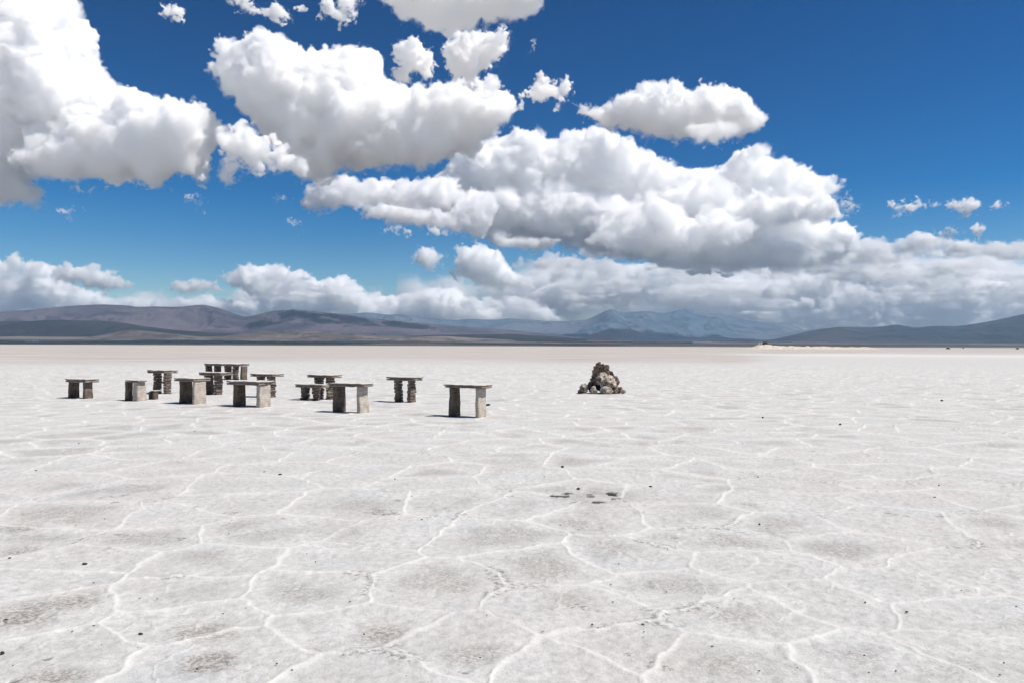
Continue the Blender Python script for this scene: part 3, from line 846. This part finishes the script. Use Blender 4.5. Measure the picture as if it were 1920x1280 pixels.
def cloud(label, D, polys, seed, rmax=70, count=260, amp=11, cell=46, octs=5, gain=.74, dens=.55, thick=1.0, stretch=(1, 1, 1), soft=.35, edge=2.2, vpx=1.9, holes=(), erode=0.0, swirl=6.0, vpx_ref=3.1, ragged=11.0, shred=0.0):
    """one cloud: its traced outline filled with overlapping puffs in depth, lumpy with noise, as a density grid"""
    global CLOUD_MAT
    if CLOUD_MAT is None: CLOUD_MAT = mat_cloud()
    rng = np.random.default_rng(seed)
    k = D / F                       # metres per picture pixel at this distance
    W = lambda p: at_depth(p[0], p[1], D)[[0, 2]]
    polys = [P if isinstance(P, tuple) else (P, 0) for P in polys]
    wp = [np.array([W(p) for p in P]) for P, _ in polys]
    offs = [o * k for _, o in polys]
    allp = np.concatenate(wp); pad = amp * 1.6 * k + swirl * k
    lo2, hi2 = allp.min(0) - pad, allp.max(0) + pad
    vox = vpx * k
    xs = np.arange(lo2[0], hi2[0], vox); zs = np.arange(lo2[1], hi2[1], vox)
    rm = rmax * k
    hol = [np.array([W(p) for p in Hh]) for Hh in holes]
    loc = []
    for P in wp:
        sx = slice(*np.searchsorted(xs, [P[:, 0].min() - pad * .5, P[:, 0].max() + pad * .5])); sz = slice(*np.searchsorted(zs, [P[:, 1].min() - pad * .5, P[:, 1].max() + pad * .5]))
        X2, Z2 = np.meshgrid(xs[sx], zs[sz], indexing='ij')
        sd = poly_dist(P, X2, Z2)
        for Hh in hol: sd = np.minimum(sd, -poly_dist(Hh, X2, Z2))
        Tm = thick * np.sqrt(np.clip(sd, 0, None) * min(sd.max(), rm * 1.3))
        zin = np.where(sd > 0, Z2, np.nan)
        with np.errstate(all='ignore'):
            import warnings; warnings.simplefilter('ignore')
            zt, zb = np.nanmax(zin, 1, keepdims=True), np.nanmin(zin, 1, keepdims=True)
        hf = np.nan_to_num(np.clip((Z2 - zb) / np.maximum(zt - zb, vox), 0, 1), nan=.5)
        loc.append((sx, sz, sd, Tm, hf))
    half_lo = min(o - l[3].max() for o, l in zip(offs, loc)) - pad; half_hi = max(o + l[3].max() for o, l in zip(offs, loc)) + pad
    ys = np.arange(D + half_lo, D + half_hi, vox)
    shape = (len(xs), len(ys), len(zs))
    f = np.full(shape, 60 * k, np.float32); low = np.zeros((shape[0], shape[2]), np.float32)
    area = sum((l[2] > 0).sum() for l in loc)
    for (sx, sz, sd, Tm, hf), yo in zip(loc, offs):
        yc = D + yo
        g = np.abs(ys[None, :, None] - yc) - .72 * Tm[:, None, :]
        g = np.maximum(g, -sd[:, None, :] * .9 + 2 * k).astype(np.float32)
        f[sx, :, sz] = np.minimum(f[sx, :, sz], g)
        low[sx, sz] = np.maximum(low[sx, sz], np.where(sd > -3 * k, (1 - hf) ** 2, 0))
        ii = np.argwhere(sd > 1.0 * vox)
        if not len(ii): continue
        share = (sd > 0).sum() / area
        for c in range(int(count * 3.2 * share) + 6):
            a, b = ii[rng.integers(len(ii))]
            dd = sd[a, b]; x, z = xs[sx][a], zs[sz][b]
            if c % 3 == 0:
                r = min(dd * rng.uniform(.7, 1.05), rm * rng.uniform(.25, 1) ** 1.4)
                y = yc + rng.uniform(-1, 1) * max(0, Tm[a, b] * 1.05 - r * .6)
            else:                               # small puffs seated on the surface
                r = min(max(dd, 2.5 * k), rm * rng.uniform(.10, .34))
                y = yc + rng.choice([-1, 1], p=[.75, .25]) * Tm[a, b] * rng.uniform(.7, 1.02)
            rx, ry, rz = r * stretch[0] ** .5, r * stretch[1] ** .5, r * stretch[2] ** .5
            sl = []
            for ax_, cc, rr in ((xs, x, rx), (ys, y, ry), (zs, z, rz)):
                i0, i1 = np.searchsorted(ax_, [cc - rr * 1.5, cc + rr * 1.5]); sl.append(slice(i0, i1))
            g = np.sqrt(((xs[sl[0]] - x) / rx)[:, None, None] ** 2 + ((ys[sl[1]] - y) / ry)[None, :, None] ** 2 + ((zs[sl[2]] - z) / rz)[None, None, :] ** 2)
            g = ((g - 1) * r).astype(np.float32)
            sub = f[tuple(sl)]
            np.minimum(sub, g, out=sub)
    f += (1.25 * k * amp / 8) * (1.8 * np.abs(vnoise3(rng, shape, [max(2.2, cell * .16 / vpx)] * 3)) + 1.0 * np.abs(vnoise3(rng, shape, [max(1.5, cell * .075 / vpx)] * 3)) - 2.0)
    n = billow3(rng, shape, cell * 1.5 / vpx, octs + 1, gain, stretch, soft)
    f = f - amp * k * 2.5 * n + (erode - 1.5) * k
    # ragged, fraying undersides
    if ragged:
        fr = vnoise3(rng, shape, [cell * .45 / vpx] * 3) + .6 * vnoise3(rng, shape, [cell * .18 / vpx] * 3)
        f = f + (low[:, None, :] * ragged + shred) * np.clip(fr + .35, 0, None) * k
    # turbulence: the field is carried along by a swirling displacement
    ix = [np.arange(m, dtype=np.int32).reshape([-1 if q == a_ else 1 for q in range(3)]) for a_, m in enumerate(shape)]
    mv = []
    for a_ in range(3):
        wv = vnoise3(rng, shape, [cell * .55 / vpx] * 3) * (swirl * .6) + vnoise3(rng, shape, [cell * .2 / vpx] * 3) * (swirl * .42) + vnoise3(rng, shape, [max(2.0, cell * .08 / vpx)] * 3) * (swirl * .22)
        mv.append(np.clip(ix[a_] + np.rint(wv / vpx).astype(np.int32), 0, shape[a_] - 1))
    f = f[mv[0], mv[1], mv[2]]
    ev = vnoise3(rng, shape, [cell * .8 / vpx] * 3)
    d = np.clip(-f / ((edge * (.45 + 1.5 * np.clip(ev - .35, 0, 1.6)) + 4.0 * low[:, None, :]) * vpx * k), 0, 1) ** 1.15
    d *= 1 - .55 * low[:, None, :]
    # thinner and thicker vapour inside
    d *= np.clip(1 + .5 * vnoise3(rng, shape, [cell * .35 / vpx] * 3), .25, 1.8)
    for a_ in range(3):
        e0 = [slice(None)] * 3; e1 = [slice(None)] * 3; e0[a_] = slice(0, 2); e1[a_] = slice(-2, None)
        d[tuple(e0)] = 0; d[tuple(e1)] = 0
    d *= dens / (vpx_ref * k)
    N = d.size
    me = bpy.data.meshes.new('cloud'); me.vertices.add(N)
    a = me.attributes.new('vapour', 'FLOAT', 'POINT')
    a.data.foreach_set('value', np.ascontiguousarray(d.transpose(2, 1, 0), dtype=np.float32).ravel())
    ob = bpy.data.objects.new('cloud', me); COL.objects.link(ob)
    lo = (xs[0], ys[0], zs[0])
    ng = bpy.data.node_groups.new('cloud_grid', 'GeometryNodeTree')
    ng.interface.new_socket('Geometry', in_out='INPUT', socket_type='NodeSocketGeometry')
    ng.interface.new_socket('Geometry', in_out='OUTPUT', socket_type='NodeSocketGeometry')
    nd = ng.nodes; ln = ng.links.new
    gi = nd.new('NodeGroupInput'); go = nd.new('NodeGroupOutput'); ps = nd.new('GeometryNodeInputPosition')

    def vm(op, a_, b_=None, sc_=None):
        q = nd.new('ShaderNodeVectorMath'); q.operation = op; ln(a_, q.inputs[0])
        if b_ is not None: q.inputs[1].default_value = b_
        if sc_ is not None: q.inputs['Scale'].default_value = sc_
        return q
    s = vm('SUBTRACT', ps.outputs[0], lo); s = vm('SCALE', s.outputs[0], None, 1 / vox)
    s = vm('ADD', s.outputs[0], (.5, .5, .5)); s = vm('FLOOR', s.outputs[0])
    dt = vm('DOT_PRODUCT', s.outputs[0], (1, shape[0], shape[0] * shape[1]))
    si = nd.new('GeometryNodeSampleIndex'); si.data_type = 'FLOAT'; si.clamp = True
    na = nd.new('GeometryNodeInputNamedAttribute'); na.data_type = 'FLOAT'; na.inputs[0].default_value = 'vapour'
    ln(gi.outputs[0], si.inputs['Geometry']); ln(na.outputs[0], si.inputs['Value']); ln(dt.outputs['Value'], si.inputs['Index'])
    vc = nd.new('GeometryNodeVolumeCube'); ln(si.outputs[0], vc.inputs['Density'])
    vc.inputs['Min'].default_value = lo
    vc.inputs['Max'].default_value = tuple(l + (m - 1) * vox for l, m in zip(lo, shape))
    for m, c in zip(shape, 'XYZ'): vc.inputs['Resolution ' + c].default_value = m
    sm = nd.new('GeometryNodeSetMaterial'); sm.inputs['Material'].default_value = CLOUD_MAT
    ln(vc.outputs[0], sm.inputs[0]); ln(sm.outputs[0], go.inputs[0])
    md = ob.modifiers.new('vapour_grid', 'NODES'); md.node_group = ng
    me.materials.append(CLOUD_MAT)
    print('cloud %-50s %s %.1fM vox=%.0f z0=%.0f y=%.0f..%.0f' % (label[:50], shape, N / 1e6, vox, zs[0], ys[0], ys[-1]))
    return tag(ob, label, 'cloud', kind='stuff')


def lumps(area, n, wr, hr, yr, seed):
    """small flat-based heaps scattered inside an outline, flatter and closer set towards the skyline"""
    rng = np.random.default_rng(seed); A = np.array(area, float); out = []
    lo, hi = A.min(0), A.max(0)
    while len(out) < n:
        p = rng.uniform(lo, hi)
        if poly_dist(A, np.array([p[0]]), np.array([p[1]]))[0] < 4: continue
        q = np.clip((640 - p[1]) / 150, .25, 1.1)
        w_, h_ = rng.uniform(*wr) * (.55 + .45 * q), rng.uniform(*hr) * q
        m = 9; xs = np.linspace(-1, 1, m)
        top = [(p[0] + x * w_, p[1] - h_ * (1 - x * x) ** .6 * rng.uniform(.6, 1.15) - 1) for x in xs]
        bot = [(p[0] + x * w_ * .85, p[1] + h_ * .22 * rng.uniform(.4, 1)) for x in xs[::-2]]
        out.append((top + bot, rng.uniform(-yr, yr)))
    return out


def build_clouds():
    cloud('towering white cumulus filling the upper left corner', 10200,
          [[(-160,-70),(105,-70),(124,0),(150,22),(168,42),(182,60),(181,108),(193,135),(218,160),(240,190),(235,240),(190,290),(130,310),(60,300),(40,330),(62,352),(66,381),(20,391),(-160,392)],
           ([(150,235),(200,205),(249,192),(284,184),(325,212),(355,219),(401,210),(434,232),(442,262),(421,285),(425,310),(411,352),(366,345),(345,364),(305,368),(290,352),(254,352),(203,358),
             (152,360),(110,348),(86,318),(100,280)], -60)],
          1, 95, 330, 11, 52, thick=1.1, vpx=2.0)
    cloud('big rounded white cumulus left of the centre of the sky', 10300,
          [[(390,130),(405,105),(435,88),(470,100),(485,85),(520,76),(560,95),(590,105),(630,93),(690,93),(718,113),(728,150),(760,165),(790,172),(800,230),(760,300),(720,318),(690,318),(650,318),(620,332),
            (590,346),(560,344),(540,320),(525,290),(500,280),(480,260),(460,230),(430,195),(405,170),(392,150)],
           ([(700,250),(730,215),(770,185),(790,170),(815,190),(850,174),(890,168),(930,170),(957,188),(972,215),(962,245),(930,265),(900,282),(870,302),(830,318),(800,328),(750,325),(690,330),(660,300)], -40)],
          2, 85, 300, 10, 48, thick=1.1)
    cloud('ragged cloud shreds joining the two big left cumulus clouds', 9100,
          [[(412,262),(432,240),(455,236),(490,252),(525,262),(565,300),(560,330),(515,330),(470,322),(445,345),(420,355),(405,325)]], 3, 24, 130, 10, 26, dens=.6, edge=4.0, soft=.6, erode=-1, ragged=6, shred=7)
    cloud('flat-based white cumulus right of centre, above the long bank', 10000,
          [[(1085,205),(1110,198),(1140,204),(1160,178),(1200,168),(1250,158),(1300,170),(1330,167),(1370,170),(1400,192),(1425,218),(1434,245),(1400,262),(1370,260),
            (1330,262),(1250,262),(1200,265),(1190,250),(1150,245),(1120,232),(1090,227)], ([(1250,258),(1300,250),(1350,262),(1364,276),(1335,292),(1290,296),(1258,284)], -110)],
          4, 50, 190, 8, 34, ragged=9)
    cloud('white cumulus cut by the top edge of the view', 8600,
          [[(712,-60),(1045,-60),(1035,5),(980,30),(960,50),(920,48),(880,65),(820,60),(770,55),(735,40),(712,10)]], 5, 50, 170, 9, 36)
    cloud('broken cloud shreds under the top cumulus', 6900,
          [[(838,95),(870,76),(910,64),(964,73),(935,108),(908,124),(892,146),(848,146),(834,112)], [(733,112),(760,88),(780,82),(806,100),(815,130),(802,154),(775,134),(748,120)],
           [(733,130),(757,140),(774,162),(748,170)], [(868,160),(890,150),(908,165),(888,182)], [(982,168),(1008,154),(1060,158),(1078,185),(1052,196),(1020,180),(988,182)],
           [(983,85),(1000,78),(1010,95),(995,102)]],
          6, 26, 240, 9, 24, dens=1.1, edge=4.0, soft=.4, erode=-2.0, ragged=5, shred=12, vpx=1.5, thick=2.6)
    cloud('faint feathery shreds at the top left of centre', 7600,
          [[(425,-15),(470,0),(520,14),(566,20),(548,42),(500,32),(450,20)], [(588,18),(625,8),(654,30),(630,48)], [(298,10),(322,12),(334,30),(310,34)], [(640,-5),(680,-5),(690,12),(650,14)]],
          7, 14, 90, 9, 22, dens=.9, edge=3.5, soft=.7, erode=-1, ragged=4, shred=9, vpx=1.5)
    cloud('long heaped bank of cumulus across the middle of the sky', 21000,
          [([(800,345),(850,302),(900,278),(950,255),(1000,250),(1040,268),(1080,262),(1120,255),(1160,258),(1190,278),(1250,292),(1300,312),(1340,306),(1390,290),(1430,285),(1470,300),(1500,318),
             (1550,335),(1560,365),(1550,385),(1575,410),(1600,438),(1630,470),(1560,498),(1400,500),(1300,494),(1200,486),(1140,472),(1060,448),(980,462),(930,455),(900,442),(870,425),(792,412),
             (726,408),(711,398),(660,385),(700,360),(740,350)], 115),
           [(800,340),(850,300),(900,275),(950,250),(1000,243),(1040,262),(1080,255),(1120,246),(1160,250),(1200,275),(1230,310),(1200,350),(1100,370),(980,380),(880,372),(830,400),(790,392)],
           ([(1360,300),(1390,278),(1430,275),(1470,288),(1500,308),(1550,323),(1602,349),(1560,366),(1500,378),(1420,376),(1370,352),(1345,320)], 20),
           ([(1160,290),(1200,270),(1250,283),(1300,303),(1350,300),(1390,340),(1400,380),(1330,400),(1230,400),(1160,370)], 60),
           ([(1220,372),(1290,345),(1360,348),(1440,355),(1530,360),(1552,385),(1582,412),(1540,428),(1430,434),(1330,430),(1235,412)], -25),
           ([(830,392),(900,360),(980,348),(1060,343),(1130,358),(1185,400),(1160,442),(1060,458),(960,454),(890,446),(850,420)], -45),
           ([(1105,430),(1180,386),(1250,390),(1330,416),(1390,440),(1345,492),(1240,502),(1160,492),(1085,470)], -80),
           ([(1330,445),(1400,408),(1470,418),(1540,402),(1592,418),(1628,446),(1643,472),(1560,502),(1470,514),(1390,504),(1325,484)], 35),
           ([(905,445),(980,438),(1050,455),(1040,478),(980,484),(930,474)], -85)],
          8, 55, 760, 8, 42, thick=1.2, edge=2.6, ragged=7, vpx=2.0)
    cloud('fringe of white puffs hanging under the big left cumulus', 17500,
          [[(560,392),(578,360),(600,340),(630,326),(660,340),(690,362),(668,385),(640,400),(600,398)], ([(670,392),(690,350),(740,330),(790,326),(830,335),(850,370),(820,395),(760,390),(720,382)], 60),
           ([(620,352),(680,322),(760,318),(850,318),(880,350),(820,385),(740,380),(670,372)], 110), ([(690,410),(705,385),(740,378),(790,385),(830,395),(880,400),(890,430),(860,440),(800,434),(740,428)], -10), ([(820,395),(850,350),(900,340),(940,370),(920,420),(880,440),(840,430)], 80)],
          21, 32, 320, 7, 30, dens=.5, edge=3.0, soft=.5, ragged=6, erode=-2)
    cloud('small puffs drifting below the big clouds', 15500,
          [[(536,420),(548,409),(562,420),(548,432)], [(353,378),(375,366),(395,382),(375,393)], [(112,395),(130,382),(150,393),(130,407)], [(503,372),(525,361),(547,374),(525,382)],
           [(1566,392),(1585,374),(1607,392),(1585,404)], [(706,430),(745,423),(772,436),(730,446)], [(798,430),(850,422),(872,440),(820,448)]], 9, 14, 80, 7, 18, dens=.7, edge=3.0, soft=.6, vpx=1.6, ragged=3, erode=-1, shred=5)
    cloud('line of small flat puffs at the right', 17500,
          [[(1668,388),(1690,374),(1720,378),(1737,393),(1700,403),(1673,400)], [(1733,386),(1752,378),(1772,388),(1752,396)], [(1763,385),(1785,375),(1820,375),(1842,390),(1805,404),(1770,399)],
           [(1854,386),(1880,375),(1897,388),(1870,396)], [(1712,436),(1770,432),(1838,430),(1830,438),(1760,443)]], 10, 16, 110, 6, 18, dens=.8, edge=2.8, soft=.5, vpx=1.6, ragged=3, erode=-1, shred=5)
    # everything nearer the skyline stands beyond the mountains
    cloud('round cumulus puff left of the centre, below the bank', 35500,
          [[(848,494),(863,463),(890,456),(920,463),(940,488),(970,508),(994,540),(940,551),(890,544),(858,522)]], 11, 30, 110, 7, 26, vpx=1.8, ragged=5)
    cloud('small round puff left of the round cumulus', 35500,
          [[(766,475),(800,463),(836,480),(822,502),(800,515),(775,494)]], 12, 18, 60, 6, 20, dens=.45, vpx=1.8, ragged=5)
    bank = [(388,518),(430,504),(465,493),(520,493),(560,504),(600,526),(640,522),(690,545),(740,552),(790,538),(850,540),(900,558),(960,548),(1030,570),(1080,612),(880,625),(700,612),(560,600),
            (470,604),(390,592),(400,572),(470,558),(440,540)]
    cloud('white cloud bank lying on the mountains left of centre', 37800,
          [(bank, 20)] + lumps([(x, y + 10) for x, y in bank], 52, (16, 50), (12, 30), 60, 1), 13, 24, 520, 5.5, 24, dens=.6, vpx=1.9, ragged=5)
    left = [(-180,490),(-40,480),(0,488),(20,475),(42,494),(80,500),(105,522),(150,540),(205,558),(280,563),(330,558),(400,560),(480,570),(480,600),(200,592),(-180,600)]
    cloud('white cloud bank behind the mountains at far left', 37300,
          [(left, 20)] + lumps([(x, y + 10) for x, y in left], 40, (16, 50), (12, 30), 60, 2), 14, 24, 420, 5.5, 24, dens=.6, vpx=1.9, ragged=5)
    cloud('grey flat cloud in front of the far left bank', 34500,
          [[(86,512),(130,498),(180,502),(225,513),(280,545),(220,551),(150,543),(98,528)]], 15, 18, 130, 6, 22, stretch=(1.7, 1.7, 1), vpx=1.8, ragged=4)
    cloud('small grey cloud over the left mountains', 34500,
          [[(310,547),(340,528),(390,524),(436,552),(320,555)]], 16, 14, 70, 6, 18, stretch=(1.7, 1.7, 1), dens=.4, vpx=1.8, ragged=4)
    deck = [(940,560),(960,540),(985,506),(1010,494),(1060,486),(1120,486),(1200,482),(1300,486),(1400,488),(1500,490),(1600,484),(1640,474),(1690,464),(1725,462),(1760,472),(1800,465),(1860,468),(1920,474),
            (2090,470),(2090,632),(1500,632),(1350,600),(1240,592),(1130,586),(1080,590),(1000,592),(930,592)]
    cloud('bright heaped front rows of the cloud deck over the right skyline', 38500,
          lumps(deck, 120, (30, 100), (24, 48), 95, 3) + [([(1655,478),(1690,452),(1725,446),(1765,462),(1790,482),(1720,490)], 0), ([(1780,476),(1810,452),(1870,452),(1930,462),(2060,452),(2080,490),(1900,495)], 20)],
          17, 24, 900, 4.5, 24, stretch=(1.6, 1.6, 1), dens=.36, thick=1.0, vpx=2.1, ragged=2.5, swirl=5)
    cloud('thin pale veil of cloud behind the skyline', 60000,
          [[(-260,548),(0,545),(200,552),(360,556),(520,535),(700,520),(850,512),(960,500),(1100,490),(1300,488),(1500,492),(1700,488),(1900,486),(2100,484),(2100,640),(700,640),(-260,640)]],
          19, 30, 300, 8, 60, dens=.22, edge=9, soft=.9, thick=.7, vpx=3.2, stretch=(2.5, 2, 1), ragged=4)
    cloud('grey back rows of the cloud deck over the right skyline', 52000,
          [([(x, y + 6 + 5 * math.sin(x * .05)) for x, y in deck], 60)] + lumps([(x, y + 6) for x, y in deck], 70, (40, 130), (14, 30), 110, 4), 18, 22, 900, 4.5, 28, stretch=(2.0, 2.0, 1), dens=.36, thick=.9, vpx=2.4, ragged=2, swirl=5)


# ------------------------------------------------------------------ air
def build_haze():
    b = 33000.0
    V = [(x, y, z) for x in (-b, b) for y in (-b, b) for z in (-9.0, 1470.0)]
    m, nt = new_mat('pale_air'); o = nt.nodes.new('ShaderNodeOutputMaterial'); pv = nt.nodes.new('ShaderNodeVolumePrincipled')
    pv.inputs['Color'].default_value = (.52, .75, 1, 1); pv.inputs['Density'].default_value = HAZE; pv.inputs['Anisotropy'].default_value = .1
    nt.links.new(pv.outputs[0], o.inputs['Volume'])
    ob = link_mesh('haze', V, [(0, 1, 3, 2), (4, 6, 7, 5), (0, 4, 5, 1), (2, 3, 7, 6), (0, 2, 6, 4), (1, 5, 7, 3)], m)
    tag(ob, kind='stuff')


HAZE = 1.45e-5
#BUILD
build_tables()
c0 = ground_pt(1128, 737)
LEGS.append((c0[0], c0[1] + .1, 1.0, .03))
build_salt()
build_land()
build_rocks()
build_far()
build_clouds()
build_haze()
#END

c = sc.cycles
c.max_bounces = 68; c.diffuse_bounces = 3; c.glossy_bounces = 2; c.transmission_bounces = 2; c.volume_bounces = 64
c.use_denoising = True
c.volume_step_rate = 2.0
c.use_adaptive_sampling = True; c.adaptive_threshold = .02
